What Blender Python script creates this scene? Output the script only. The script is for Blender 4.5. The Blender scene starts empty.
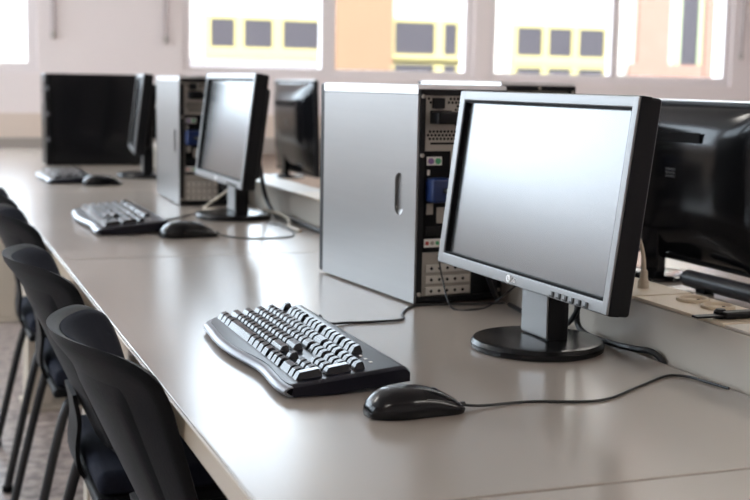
import bpy, bmesh, math, random
from mathutils import Vector, Matrix
random.seed(7)
R = math.radians
SC = bpy.context.scene
COL = SC.collection

# ------------------------------------------------------------------ materials
def mat(name, color, rough=0.5, metal=0.0, spec=0.5, noise=None, bump=None, coat=0.0, aniso=None, emit=None, estr=0.0):
    m = bpy.data.materials.new(name); m.use_nodes = True
    nt = m.node_tree; b = nt.nodes['Principled BSDF']
    b.inputs['Base Color'].default_value = (*color, 1)
    b.inputs['Roughness'].default_value = rough
    b.inputs['Metallic'].default_value = metal
    b.inputs['Specular IOR Level'].default_value = spec
    b.inputs['Coat Weight'].default_value = coat
    if emit:
        b.inputs['Emission Color'].default_value = (*emit, 1)
        b.inputs['Emission Strength'].default_value = estr
    tc = None
    if noise or bump:
        tc = nt.nodes.new('ShaderNodeTexCoord')
    if noise:
        scale, amt, stretch = noise
        mp = nt.nodes.new('ShaderNodeMapping'); mp.inputs['Scale'].default_value = stretch
        nz = nt.nodes.new('ShaderNodeTexNoise'); nz.inputs['Scale'].default_value = scale; nz.inputs['Detail'].default_value = 5
        cr = nt.nodes.new('ShaderNodeMix'); cr.data_type = 'RGBA'
        cr.inputs['A'].default_value = (*[max(0, c * (1 - amt)) for c in color], 1)
        cr.inputs['B'].default_value = (*[min(1, c * (1 + amt)) for c in color], 1)
        nt.links.new(tc.outputs['Object'], mp.inputs['Vector'])
        nt.links.new(mp.outputs['Vector'], nz.inputs['Vector'])
        nt.links.new(nz.outputs['Fac'], cr.inputs['Factor'])
        nt.links.new(cr.outputs['Result'], b.inputs['Base Color'])
    if bump:
        scale, st = bump
        nb = nt.nodes.new('ShaderNodeTexNoise'); nb.inputs['Scale'].default_value = scale; nb.inputs['Detail'].default_value = 3
        bp = nt.nodes.new('ShaderNodeBump'); bp.inputs['Strength'].default_value = st; bp.inputs['Distance'].default_value = 0.001
        nt.links.new(tc.outputs['Object'], nb.inputs['Vector'])
        nt.links.new(nb.outputs['Fac'], bp.inputs['Height'])
        nt.links.new(bp.outputs['Normal'], b.inputs['Normal'])
    return m

def glass_mat():
    m = bpy.data.materials.new('window_glass'); m.use_nodes = True
    nt = m.node_tree; nt.nodes.remove(nt.nodes['Principled BSDF'])
    tr = nt.nodes.new('ShaderNodeBsdfTransparent'); gl = nt.nodes.new('ShaderNodeBsdfGlossy'); gl.inputs['Roughness'].default_value = 0.02
    mx = nt.nodes.new('ShaderNodeMixShader'); mx.inputs[0].default_value = 0.05
    nt.links.new(tr.outputs[0], mx.inputs[1]); nt.links.new(gl.outputs[0], mx.inputs[2])
    nt.links.new(mx.outputs[0], nt.nodes['Material Output'].inputs['Surface'])
    return m

def brick_mat(name, c1, c2, mortar):
    m = mat(name, c1, 0.9); nt = m.node_tree
    tc = nt.nodes.new('ShaderNodeTexCoord'); mp = nt.nodes.new('ShaderNodeMapping')
    mp.inputs['Rotation'].default_value = (R(90), 0, 0)
    br = nt.nodes.new('ShaderNodeTexBrick')
    br.inputs['Color1'].default_value = (*c1, 1); br.inputs['Color2'].default_value = (*c2, 1); br.inputs['Mortar'].default_value = (*mortar, 1)
    br.inputs['Scale'].default_value = 4.0; br.inputs['Mortar Size'].default_value = 0.02
    nt.links.new(tc.outputs['Object'], mp.inputs['Vector']); nt.links.new(mp.outputs['Vector'], br.inputs['Vector'])
    nt.links.new(br.outputs['Color'], nt.nodes['Principled BSDF'].inputs['Base Color'])
    return m

def terrazzo_mat():
    m = mat('terrazzo', (0.3, 0.25, 0.22), 0.35); nt = m.node_tree
    tc = nt.nodes.new('ShaderNodeTexCoord'); vo = nt.nodes.new('ShaderNodeTexNoise'); vo.inputs['Scale'].default_value = 26; vo.inputs['Detail'].default_value = 4
    rp = nt.nodes.new('ShaderNodeValToRGB')
    e = rp.color_ramp.elements
    e[0].position = 0.38; e[0].color = (0.15, 0.12, 0.11, 1); e[1].position = 0.62; e[1].color = (0.40, 0.33, 0.30, 1)
    nt.links.new(tc.outputs['Object'], vo.inputs['Vector']); nt.links.new(vo.outputs['Fac'], rp.inputs['Fac'])
    nt.links.new(rp.outputs['Color'], nt.nodes['Principled BSDF'].inputs['Base Color'])
    return m

MT = {
    'wall': mat('pinkish_wall_paint', (0.84, 0.765, 0.755), 0.8, noise=(3, 0.02, (1, 1, 1))),
    'dado': mat('tan_dado_paint', (0.70, 0.59, 0.51), 0.7, noise=(3, 0.03, (1, 1, 1))),
    'trunk': mat('grey_wall_duct', (0.36, 0.32, 0.29), 0.6),
    'ceil': mat('ceiling_white', (0.82, 0.80, 0.78), 0.9),
    'floor': terrazzo_mat(),
    'frame': mat('window_frame_paint', (0.80, 0.74, 0.74), 0.5),
    'frame_white': mat('white_sash_paint', (0.92, 0.92, 0.92), 0.45),
    'glass': glass_mat(),
    'desk': mat('grey_beige_laminate', (0.365, 0.318, 0.278), 0.215, spec=0.5, noise=(2.0, 0.03, (1, 1, 1)), bump=(260, 0.03)),
    'edge': mat('beige_edge_band', (0.42, 0.34, 0.25), 0.3),
    'leg_beige': mat('beige_painted_steel', (0.50, 0.44, 0.36), 0.45),
    'duct': mat('cream_duct_plastic', (0.50, 0.455, 0.395), 0.38),
    'plate': mat('beige_socket_plastic', (0.62, 0.52, 0.39), 0.4),
    'silver': mat('silver_sheet_metal', (0.285, 0.28, 0.275), 0.38, metal=0.85, noise=(6, 0.05, (1, 1, 12))),
    'lid': mat('light_metal_cover', (0.85, 0.85, 0.85), 0.28, metal=0.7),
    'slotgrey': mat('grey_rear_plate', (0.37, 0.34, 0.30), 0.45, metal=0.3),
    'bracket': mat('light_slot_bracket', (0.60, 0.57, 0.52), 0.4, metal=0.3),
    'black': mat('black_plastic', (0.006, 0.006, 0.007), 0.30, spec=0.2),
    'blacksteel': mat('black_steel', (0.008, 0.008, 0.009), 0.4, spec=0.2),
    'blackgloss': mat('glossy_black_plastic', (0.005, 0.005, 0.006), 0.14, spec=0.28),
    'basegloss': mat('satin_black_plastic', (0.005, 0.005, 0.006), 0.27, spec=0.3),
    'bar': mat('navy_black_plastic', (0.010, 0.011, 0.016), 0.35, spec=0.4),
    'blackmatte': mat('matte_black', (0.004, 0.004, 0.005), 0.7, spec=0.15),
    'mouse': mat('smooth_black_mouse_plastic', (0.006, 0.006, 0.007), 0.2, spec=0.32),
    'key': mat('black_key_plastic', (0.009, 0.010, 0.013), 0.20, spec=0.45),
    'kbbody': mat('dark_keyboard_plastic', (0.008, 0.008, 0.014), 0.30, spec=0.25),
    'kbsilver': mat('silver_palm_trim', (0.20, 0.21, 0.235), 0.3, metal=0.5),
    'monsilver': mat('silver_monitor_bezel', (0.235, 0.235, 0.235), 0.36, metal=0.55, bump=(700, 0.04)),
    'button': mat('dark_button', (0.03, 0.03, 0.03), 0.3),
    'screen': mat('matte_lcd_screen', (0.02, 0.02, 0.02), 0.24, spec=0.5),
    'logo': mat('pale_logo_print', (0.85, 0.85, 0.85), 0.4),
    'blue': mat('blue_plug_plastic', (0.006, 0.022, 0.10), 0.4),
    'purple': mat('purple_port', (0.22, 0.12, 0.30), 0.4),
    'green': mat('green_port', (0.08, 0.38, 0.18), 0.4),
    'red': mat('red_port', (0.50, 0.07, 0.06), 0.4),
    'white': mat('white_plastic', (0.78, 0.76, 0.72), 0.4),
    'beigecable': mat('beige_cable', (0.48, 0.41, 0.32), 0.45),
    'greycable': mat('grey_cable', (0.34, 0.34, 0.34), 0.45),
    'cable': mat('black_cable', (0.012, 0.012, 0.013), 0.4),
    'shell': mat('black_chair_plastic', (0.008, 0.008, 0.009), 0.52, spec=0.10, bump=(420, 0.5)),
    'fabric': mat('charcoal_blue_fabric', (0.013, 0.015, 0.024), 0.9, spec=0.1, noise=(300, 0.35, (1, 1, 1)), bump=(700, 0.5)),
    'chrome': mat('dark_tube', (0.02, 0.02, 0.022), 0.35, metal=0.3),
    'cord': mat('grey_cord', (0.42, 0.36, 0.35), 0.6),
    'f_cream': mat('cream_render', (0.50, 0.46, 0.40), 0.9, noise=(0.6, 0.04, (1, 1, 1))),
    'f_yellow': mat('yellow_window_frame', (0.40, 0.32, 0.12), 0.6),
    'f_greenish': mat('pale_green_frame', (0.32, 0.35, 0.20), 0.6),
    'f_glass': mat('dark_reflecting_pane', (0.03, 0.022, 0.026), 0.25, spec=0.3),
    'f_brick': brick_mat('orange_brick', (0.23, 0.105, 0.07), (0.26, 0.13, 0.09), (0.27, 0.19, 0.15)),
    'f_peach': mat('peach_render', (0.22, 0.12, 0.065), 0.9, noise=(0.8, 0.05, (1, 1, 1))),
    'f_grey': mat('grey_render', (0.24, 0.21, 0.21), 0.9),
    'ground': mat('courtyard_paving', (0.25, 0.23, 0.21), 0.9),
    'fill_light': mat('fill_light_glow', (0.9, 0.9, 0.9), 0.5, emit=(1.0, 0.95, 0.88), estr=36.0),  # glow of the added ceiling panels that lift walls and desks
}

# ------------------------------------------------------------------ mesh building
class MB:
    def __init__(s): s.bm = bmesh.new(); s.mats = []
    def _mi(s, m):
        if m is None: return 0
        if m not in s.mats: s.mats.append(m)
        return s.mats.index(m)
    def _merge(s, t, m=None, M=None):
        if M is not None: bmesh.ops.transform(t, matrix=M, verts=t.verts)
        i = s._mi(m)
        for f in t.faces: f.material_index = i
        me = bpy.data.meshes.new('tmp'); t.to_mesh(me); t.free()
        s.bm.from_mesh(me); bpy.data.meshes.remove(me)
    def box(s, x0, x1, y0, y1, z0, z1, bev=0, seg=2, m=None, M=None, taper=None):
        t = bmesh.new(); bmesh.ops.create_cube(t, size=1)
        for v in t.verts:
            k = taper if (taper and v.co.z > 0) else 1
            v.co = Vector(((x0 + x1) / 2 + v.co.x * (x1 - x0) * k, (y0 + y1) / 2 + v.co.y * (y1 - y0) * k, (z0 + z1) / 2 + v.co.z * (z1 - z0)))
        if bev: bmesh.ops.bevel(t, geom=list(t.edges), offset=bev, segments=seg, affect='EDGES', profile=0.5)
        s._merge(t, m, M); return s
    def cyl(s, c, r, h, axis='Z', n=24, r2=None, bev=0, m=None, M=None):
        t = bmesh.new(); bmesh.ops.create_cone(t, cap_ends=True, segments=n, radius1=r, radius2=r if r2 is None else r2, depth=h)
        if bev:
            ed = [e for e in t.edges if any(len(f.verts) > 4 for f in e.link_faces)]
            bmesh.ops.bevel(t, geom=ed, offset=bev, segments=2, affect='EDGES', profile=0.5)
        Q = Matrix.Translation(c)
        if axis == 'X': Q = Q @ Matrix.Rotation(R(90), 4, 'Y')
        if axis == 'Y': Q = Q @ Matrix.Rotation(R(-90), 4, 'X')
        bmesh.ops.transform(t, matrix=Q, verts=t.verts)
        s._merge(t, m, M); return s
    def lathe(s, prof, c=(0, 0, 0), n=48, m=None, M=None):
        t = bmesh.new(); rings = []
        for r, z in prof:
            if r < 1e-6: rings.append([t.verts.new((0, 0, z))])
            else: rings.append([t.verts.new((r * math.cos(2 * math.pi * k / n), r * math.sin(2 * math.pi * k / n), z)) for k in range(n)])
        for a, b in zip(rings, rings[1:]):
            for k in range(n):
                q = (k + 1) % n
                if len(a) == 1: t.faces.new((a[0], b[k], b[q]))
                elif len(b) == 1: t.faces.new((a[k], a[q], b[0]))
                else: t.faces.new((a[k], a[q], b[q], b[k]))
        bmesh.ops.recalc_face_normals(t, faces=t.faces)
        bmesh.ops.transform(t, matrix=Matrix.Translation(c), verts=t.verts)
        s._merge(t, m, M); return s
    def tube(s, pts, r, n=10, smooth=0, m=None, M=None):
        P = [Vector(p) for p in pts]
        if smooth: P = spline(P, smooth)
        t = bmesh.new(); rings = []
        up = Vector((0, 0, 1))
        for i, p in enumerate(P):
            d = (P[min(i + 1, len(P) - 1)] - P[max(i - 1, 0)]).normalized()
            a = d.cross(up)
            if a.length < 1e-3: a = d.cross(Vector((1, 0, 0)))
            a.normalize(); b = a.cross(d).normalized()
            rings.append([t.verts.new(p + r * (a * math.cos(2 * math.pi * k / n) + b * math.sin(2 * math.pi * k / n))) for k in range(n)])
        for A, B in zip(rings, rings[1:]):
            for k in range(n): t.faces.new((A[k], A[(k + 1) % n], B[(k + 1) % n], B[k]))
        t.faces.new(rings[0]); t.faces.new(rings[-1])
        bmesh.ops.recalc_face_normals(t, faces=t.faces)
        s._merge(t, m, M); return s
    def prism(s, poly, z0, z1, bev=0, m=None, M=None, seg=2):
        t = bmesh.new()
        f = t.faces.new([t.verts.new((x, y, z0)) for x, y in poly])
        ex = bmesh.ops.extrude_face_region(t, geom=[f])
        bmesh.ops.translate(t, vec=(0, 0, z1 - z0), verts=[v for v in ex['geom'] if isinstance(v, bmesh.types.BMVert)])
        bmesh.ops.recalc_face_normals(t, faces=t.faces)
        if bev: bmesh.ops.bevel(t, geom=list(t.edges), offset=bev, segments=seg, affect='EDGES', profile=0.5)
        s._merge(t, m, M); return s
    def slab(s, fo, fi, nu, nv, m=None, M=None):
        """closed solid between two parametric surfaces fo(u,v), fi(u,v) over [0,1]^2"""
        t = bmesh.new()
        A = [[t.verts.new(fo(i / nu, j / nv)) for j in range(nv + 1)] for i in range(nu + 1)]
        B = [[t.verts.new(fi(i / nu, j / nv)) for j in range(nv + 1)] for i in range(nu + 1)]
        for i in range(nu):
            for j in range(nv):
                t.faces.new((A[i][j], A[i + 1][j], A[i + 1][j + 1], A[i][j + 1]))
                t.faces.new((B[i][j], B[i][j + 1], B[i + 1][j + 1], B[i + 1][j]))
        for i in range(nu):
            t.faces.new((A[i][0], B[i][0], B[i + 1][0], A[i + 1][0])); t.faces.new((A[i][nv], A[i + 1][nv], B[i + 1][nv], B[i][nv]))
        for j in range(nv):
            t.faces.new((A[0][j], A[0][j + 1], B[0][j + 1], B[0][j])); t.faces.new((A[nu][j], B[nu][j], B[nu][j + 1], A[nu][j + 1]))
        bmesh.ops.recalc_face_normals(t, faces=t.faces)
        s._merge(t, m, M); return s
    def build(s, name, material, parent=None, angle=35):
        mi = s.mats if s.mats else [material]
        me = bpy.data.meshes.new(name); s.bm.to_mesh(me); s.bm.free()
        for m in mi: me.materials.append(m if m is not None else material)
        for p in me.polygons: p.use_smooth = True
        me.set_sharp_from_angle(angle=R(angle))
        o = bpy.data.objects.new(name, me); COL.objects.link(o)
        if parent is not None: o.parent = parent
        if angle < 50:
            wn = o.modifiers.new('weighted_normal', 'WEIGHTED_NORMAL'); wn.mode = 'FACE_AREA'; wn.weight = 100; wn.keep_sharp = True
        return o

def spline(P, k):
    out = []
    Q = [P[0] * 2 - P[1]] + list(P) + [P[-1] * 2 - P[-2]]
    for i in range(1, len(Q) - 2):
        a, b, c, d = Q[i - 1], Q[i], Q[i + 1], Q[i + 2]
        for j in range(k):
            t = j / k
            out.append(0.5 * ((2 * b) + (c - a) * t + (2 * a - 5 * b + 4 * c - d) * t * t + (3 * b - a - 3 * c + d) * t ** 3))
    out.append(P[-1]); return out

def thing(name, label, cat, loc=(0, 0, 0), rz=0.0, group=None):
    o = bpy.data.objects.new(name, None); COL.objects.link(o)
    o.empty_display_size = 0.05
    o.location = loc; o.rotation_euler = (0, 0, rz); tag(o, label, cat, group); return o
def tag(o, label, cat, group=None):
    o['label'] = label; o['category'] = cat
    if group: o['group'] = group
    return o
def struct(name, mb, m, parent=None):
    o = mb.build(name, m, parent)
    o['kind'] = 'structure'; return o
def copy_tree(o, parent=None):
    c = o.copy(); COL.objects.link(c)
    if parent is not None: c.parent = parent
    for ch in list(o.children): copy_tree(ch, c)
    return c
def dup(o, loc, rz, label, name=None, scale=1.0):
    c = copy_tree(o); c.location = loc; c.rotation_euler = (0, 0, rz); c['label'] = label; c.scale = (scale,) * 3
    return c
def loc2(root):
    """world -> local of a thing that stands upright"""
    M = (Matrix.Translation(root.location) @ Matrix.Rotation(root.rotation_euler.z, 4, 'Z') @ Matrix.Diagonal((*root.scale, 1))).inverted()
    return lambda p: M @ Vector(p)
def cable(name, root, pts, r, m, smooth=8):
    f = loc2(root)
    return MB().tube([f(p) for p in pts], r, 8, smooth).build(name, m, root)

MT['screen'].node_tree.nodes['Principled BSDF'].inputs['IOR'].default_value = 2.45
DZ = 0.74          # desk top height
# ------------------------------------------------------------------ room shell
YB = 7.2
XL, XR, YF, CH = -3.8, 7.0, -4.0, 3.25
struct('floor', MB().box(XL - 0.2, XR + 0.2, YF - 0.2, YB + 0.25, -0.1, 0), MT['floor'])
struct('ceiling', MB().box(XL - 0.2, XR + 0.2, YF - 0.2, YB + 0.25, CH, CH + 0.1), MT['ceil'])

def wall_with_openings(a0, a1, ops, z0, z1, put):
    """put(mb, a0, a1, z0, z1) lays one solid piece"""
    mb = MB(); a = a0
    for (o0, o1, s0, s1) in ops:
        put(mb, a, o0, z0, z1); put(mb, o0, o1, z0, s0); put(mb, o0, o1, s1, z1); a = o1
    put(mb, a, a1, z0, z1); return mb
SILL = 1.145
ops_back = [(-3.6, -1.45, SILL, 3.0), (-1.3, 0.66, SILL, 3.0), (1.47, 3.33, SILL, 3.0), (3.43, 5.27, SILL, 3.0)]
struct('wall_back', wall_with_openings(XL - 0.2, XR + 0.2, ops_back, 0, CH, lambda mb, a, b, c, d: mb.box(a, b, YB, YB + 0.22, c, d)), MT['wall'])
ops_left = [(2.0, 4.2, 1.1, 3.0), (4.6, 6.8, 1.1, 3.0)]
struct('wall_left', wall_with_openings(YF - 0.2, YB, ops_left, 0, CH, lambda mb, a, b, c, d: mb.box(XL - 0.2, XL, a, b, c, d)), MT['wall'])
struct('wall_right', MB().box(XR, XR + 0.2, YF - 0.2, YB, 0, CH), MT['wall'])
struct('wall_front', MB().box(XL, XR, YF - 0.2, YF, 0, CH), MT['wall'])
struct('trim_1', MB().box(XL + 0.001, XR - 0.001, YB - 0.012, YB - 0.0005, 0.10, 0.921), MT['dado'])
struct('trim_2', MB().box(XL + 0.001, XR - 0.001, YB - 0.09, YB - 0.013, 0.69, 0.788, 0.006), MT['trunk'])
struct('baseboard_back', MB().box(XL + 0.001, XR - 0.001, YB - 0.02, YB - 0.0005, 0.0, 0.099), MT['trunk'])

def window(n, axis, a0, a1, s0, s1, mull, white=()):
    """frame in the opening, recessed a little, with one pane per light"""
    d0, d1 = (YB + 0.02, YB + 0.08) if axis == 'x' else (XL - 0.08, XL - 0.02)
    def put(mb, a, b, c, d, e0=d0, e1=d1, bev=0.004):
        if axis == 'x': mb.box(a, b, e0, e1, c, d, bev)
        else: mb.box(e0, e1, a, b, c, d, bev)
    T = 0.055
    f = MB(); put(f, a0, a1, s0, s0 + T); put(f, a0, a1, s1 - T, s1); put(f, a0, a0 + T, s0 + T, s1 - T); put(f, a1 - T, a1, s0 + T, s1 - T)
    for (m0, m1) in mull: put(f, m0, m1, s0 + T, s1 - T)
    w = struct('window_%d' % n, f, MT['frame'])
    edges = [a0 + T] + [v for mm in mull for v in mm] + [a1 - T]
    mid = (d0 + d1) / 2
    for i in range(0, len(edges), 2):
        g = MB(); put(g, edges[i] + 0.0005, edges[i + 1] - 0.0005, s0 + T + 0.0005, s1 - T - 0.0005, mid - 0.003, mid + 0.003, 0)
        struct('pane', g, MT['glass'], w)
    for (m0, m1) in white:
        g = MB(); put(g, m0, m1, s0 + T + 0.001, s1 - T - 0.001, d0 - 0.012 if axis == 'x' else d0, d0 - 0.001 if axis == 'x' else d1, 0.002)
        struct('sash', g, MT['frame_white'], w)
    return w
window(1, 'x', *ops_back[1], [(-0.36, -0.28)])
window(2, 'x', *ops_back[2], [(2.324, 2.413)])
window(3, 'x', *ops_back[3], [(4.33, 4.39)])
window(4, 'x', *ops_back[0], [])
for i, o in enumerate(ops_left): window(5 + i, 'y', *o, [((o[0] + o[1]) / 2 - 0.04, (o[0] + o[1]) / 2 + 0.04)])

# blind cords hanging in front of the back wall
for x, zb, lab in ((0.744, 1.335, 'leftmost thin grey blind cord hanging on the pink wall, beside the left window edge'),
                   (1.372, 1.328, 'thin grey blind cord on the pink wall just left of the window with white sash'),
                   (5.325, 1.33, 'thin grey blind cord at the far right, past the last window')):
    t = thing('blind_cord', lab, 'cord', (x, YB - 0.025, zb), 0, 'blind cords on the window wall')
    MB().tube([(0, 0, 0.04), (0, 0, CH - 0.01 - zb)], 0.011, 8).build('cord', MT['cord'], t)
    MB().lathe([(0, -0.002), (0.012, 0), (0.016, 0.02), (0.013, 0.04), (0, 0.045)], (0, 0, 0), 16).build('weight', MT['trunk'], t)
    MB().box(-0.02, 0.02, -0.01, 0.0245, CH - 0.04 - zb, CH - 0.002 - zb, 0.003).build('bracket', MT['trunk'], t)

# fill panels on the ceiling, added out of view to brighten the room
for (x, y, lab) in ((-1.4, -1.6, 'white ceiling fill light added over the rear left of the room'), (-1.4, 4.7, 'white ceiling fill light added over the aisle beside the chairs'),
                    (3.4, -1.6, 'white ceiling fill light added over the rear right of the room'), (3.4, 4.7, 'white ceiling fill light added beyond the trunking and far desks')):
    t = thing('ceiling_fill_light', lab, 'fill_light', (x, y, CH - 0.07), 0, 'added ceiling fill lights')
    MB().box(-0.64, 0.64, -0.16, 0.16, 0.02, 0.0695, 0.004).build('housing', MT['white'], t)
    MB().box(-0.62, 0.62, -0.14, 0.14, 0.0, 0.0195, 0.004).build('glow_panel', MT['fill_light'], t)

# ------------------------------------------------------------------ outside
struct('ground', MB().box(-40, 60, YB + 0.3, 60, -0.3, -0.05), MT['ground'])
K = 22 / 17.0; FY = 22.0
fx = lambda v: v * K
fz = lambda v: 1.12 + (v - 1.12) * K
bld = thing('building', 'cream and orange brick building with yellow framed windows across the courtyard', 'building', (fx(5), FY, -0.05))
bx0, bz0 = fx(5), -0.05
def fbox(mb, x0, x1, z0, z1, y0, y1, bev=0): mb.box(fx(x0) - bx0, fx(x1) - bx0, y0, y1, fz(z0) - bz0, fz(z1) - bz0, bev)
BLK = ((-1.0, 6.54, 3.3), (6.54, 9.75, 11.0), (9.75, 10.35, 5.0), (10.35, 24.0, 11.0))
for a, b, h in BLK:
    mb = MB(); mb.box(fx(a) - bx0, fx(b) - bx0, 0.0, 6, 0, h); mb.build('wall', MT['f_cream'], bld)
for a, b, h in BLK:
    mb = MB(); mb.box(fx(a) - bx0 + 0.001, fx(b) - bx0 - 0.001, -0.15, 6.1, h, h + 0.12, 0.02); mb.build('roof', MT['f_grey'], bld)
for x0, x1, m in ((5.62, 6.53, 'f_peach'), (10.62, 11.19, 'f_brick'), (11.86, 12.35, 'f_brick'), (16.0, 17.0, 'f_peach')):
    mb = MB(); mb.box(fx(x0) - bx0, fx(x1) - bx0, -0.12, -0.002, 0, 3.28 if x0 < 6 else 10.9); mb.build('pillar', MT[m], bld)
mb = MB(); fbox(mb, 3.45, 5.55, 1.20, 1.42, -0.06, -0.002); mb.build('lower_panel', MT['f_grey'], bld)
mb = MB(); fbox(mb, 10.45, 11.8, 1.20, 1.50, -0.18, -0.122); mb.build('lower_panel', MT['f_brick'], bld)
def fwin(panes, z0, z1, fm='f_yellow', sill=0.14, rows=1):
    """one strip window: frame around the panes and a sill band; panes (x0, x1)"""
    g = 0.075
    x0, x1 = panes[0][0] - g, panes[-1][1] + g
    f = MB(); fbox(f, x0, x1, z0 - sill, z0, -0.07, -0.003); fbox(f, x0, x1, z1, z1 + 0.05, -0.07, -0.003)
    e = [x0] + [v for p in panes for v in p] + [x1]
    for i in range(0, len(e), 2): fbox(f, e[i], e[i + 1], z0, z1, -0.07, -0.003)
    fo = f.build('window_frame', MT[fm], bld)
    for p in panes:
        q = MB(); fbox(q, p[0], p[1], z0, z1, -0.04, -0.003); q.build('pane', MT['f_glass'], fo)
fwin([(3.86, 4.20), (4.33, 4.74), (4.89, 5.42)], 1.585, 1.97)
fwin([(6.57, 7.20), (7.345, 7.555)], 1.555, 2.015)
fwin([(6.57, 7.20), (7.345, 7.555)], 1.10, 1.43, sill=0.05)
fwin([(8.545, 8.97), (9.08, 9.48), (9.60, 10.05)], 1.58, 2.0)
fwin([(8.545, 8.97), (9.08, 9.48), (9.60, 10.05)], 1.10, 1.40, sill=0.05)
fwin([(11.42, 11.75)], 1.47, 3.0, 'f_greenish', sill=0.05)
fwin([(12.8, 13.2), (13.35, 13.75), (13.9, 14.3)], 1.58, 2.0)

# ------------------------------------------------------------------ desks
X0, X1 = 0.278, 0.975
def make_desk(L, label, x0=X0, x1=X1):
    t = thing('desk', label, 'desk', ((x0 + x1) / 2, 0, 0), 0, 'long computer desks')
    w = (x1 - x0) / 2
    MB().box(-w + 0.004, w, -L / 2 + 0.0015, L / 2 - 0.0015, DZ - 0.028, DZ, 0.0025, 3).build('tabletop', MT['desk'], t)
    MB().box(-w, -w + 0.004, -L / 2 + 0.0015, L / 2 - 0.0015, DZ - 0.0265, DZ - 0.001, 0.0012).build('edge_band', MT['edge'], t)
    for s in (-1, 1):
        y = s * (L / 2 - 0.06)
        mb = MB(); mb.box(-w + 0.055, -w + 0.14, y - 0.03, y + 0.03, 0.02, DZ - 0.03, 0.006); mb.build('leg', MT['leg_beige'], t)
        mb = MB(); mb.box(w - 0.12, w - 0.04, y - 0.03, y + 0.03, 0.02, DZ - 0.03, 0.006); mb.build('leg', MT['leg_beige'], t)
        mb = MB(); mb.box(-w + 0.04, w - 0.02, y - 0.035, y + 0.035, 0.0, 0.0195, 0.005); mb.build('foot', MT['leg_beige'], t)
    MB().box(-w + 0.19, w - 0.125, L / 2 - 0.07, L / 2 - 0.05, DZ - 0.12, DZ - 0.03, 0.003).build('crossbar', MT['leg_beige'], t)
    MB().box(w - 0.03, w - 0.012, -L / 2 + 0.02, L / 2 - 0.02, 0.3, DZ - 0.03, 0.003).build('modesty_panel', MT['leg_beige'], t)
    return t
S = [1.007, 2.648, 4.289, 5.93]
d1 = make_desk(1.641, 'grey laminate desk carrying the large keyboard, tower and silver monitor in front')
d1.location.y = (S[0] + S[1]) / 2
xm = (X0 + X1) / 2
dup(d1, (xm, S[0] - 0.8205, 0), 0, 'nearest grey desk, only its end shows along the bottom right edge')
dup(d1, (xm, (S[1] + S[2]) / 2, 0), 0, 'grey desk behind the front one, with the second monitor and keyboard')
dup(d1, (xm, (S[2] + S[3]) / 2, 0), 0, 'grey desk with the third keyboard and the edge-on monitor')
d5 = make_desk(6.92 - S[3], 'last short grey desk, reaching almost to the back wall')
d5.location.y = (S[3] + 6.92) / 2
DX = 1.135
for (yc, lab) in ((1.8275, 'grey desk beyond the trunking, under the big black monitor seen from behind'),
                  (3.4685, 'grey desk beyond the trunking, under the farther black monitor seen from behind')):
    dup(d1, (DX + (X1 - X0) / 2, yc, 0), math.pi, lab)

# ------------------------------------------------------------------ cable trunking between the rows
TX0, TX1, TZ = 0.985, 1.092, 0.815
tr = thing('cable_trunking', 'long cream cable trunking running between the two rows of desks', 'trunking', ((TX0 + TX1) / 2, 3.4, 0))
hw = (TX1 - TX0) / 2
MB().box(-hw, hw, -3.2, 3.5, 0.0, TZ - 0.003, 0.003).build('body', MT['duct'], tr)
def plate(y0, y1, sockets, parent=tr):
    p = MB().box(-hw + 0.002, hw - 0.002, y0 - 3.4, y1 - 3.4, TZ - 0.0028, TZ + 0.002, 0.0012).build('socket_plate', MT['plate'], parent)
    for y in sockets:
        s = MB().lathe([(0.024, 0.0022), (0.024, 0.006), (0.0215, 0.0072), (0.0195, 0.006), (0.0185, 0.0026), (0, 0.0026)], (0.012, y - 3.4, TZ), 32, m=MT['plate'])
        for k in (-1, 1): s.cyl((0.012 + k * 0.0095, y - 3.4, TZ + 0.003), 0.0025, 0.0015, n=10, m=MT['blackmatte'])
        s.build('socket', MT['plate'], p)
plate(1.335, 1.548, [1.435, 1.495]); plate(1.556, 1.75, [])
plate(0.9, 1.1, [0.95, 1.0]); plate(2.9, 3.1, [2.97, 3.04]); plate(3.11, 3.3, [])
plate(4.6, 4.8, [4.67, 4.74])
for a, b in ((1.104, 1.331), (1.754, 2.896), (3.304, 4.596), (4.804, 6.89), (0.21, 0.896)):
    MB().box(-hw + 0.001, hw - 0.001, a - 3.4, b - 3.4, TZ - 0.0028, TZ + 0.001, 0.001).build('lid', MT['duct'], tr)

# beige plug with its lead in the trunking
t = thing('plug', 'beige plug with lead standing in the trunking behind the silver monitor', 'plug', (1.043, 1.614, TZ + 0.002))
MB().lathe([(0, 0), (0.0088, 0), (0.0085, 0.010), (0.0062, 0.014), (0.0055, 0.026), (0.004, 0.028), (0, 0.028)], (0, 0, 0), 20).build('plug_body', MT['beigecable'], t)
MB().tube([(0, 0, 0.026), (-0.001, 0.003, 0.05), (-0.008, 0.010, 0.078), (-0.022, 0.03, 0.092), (-0.03, 0.09, 0.088), (-0.02, 0.16, 0.05), (0.0, 0.2, 0.012), (0.01, 0.24, 0.006)], 0.0032, 8, 6).build('cord', MT['beigecable'], t)

# black flat plug lying across the trunking
t = thing('flat_plug', 'flat black plug and lead lying across the trunking at the right edge', 'plug', (0.984, 1.362, TZ + 0.0022))
MB().box(-0.024, 0.022, -0.008, 0.006, 0.0035, 0.0065, 0.001).build('blade', MT['black'], t)
MB().lathe([(0, 0.0), (0.009, 0.0), (0.009, 0.009), (0.006, 0.0125), (0, 0.013)], (0.022, 0.006, 0.0), 20).build('knob', MT['black'], t)
MB().box(0.018, 0.16, -0.012, 0.006, 0.001, 0.0105, 0.003, 3).build('grip', MT['black'], t)

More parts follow.
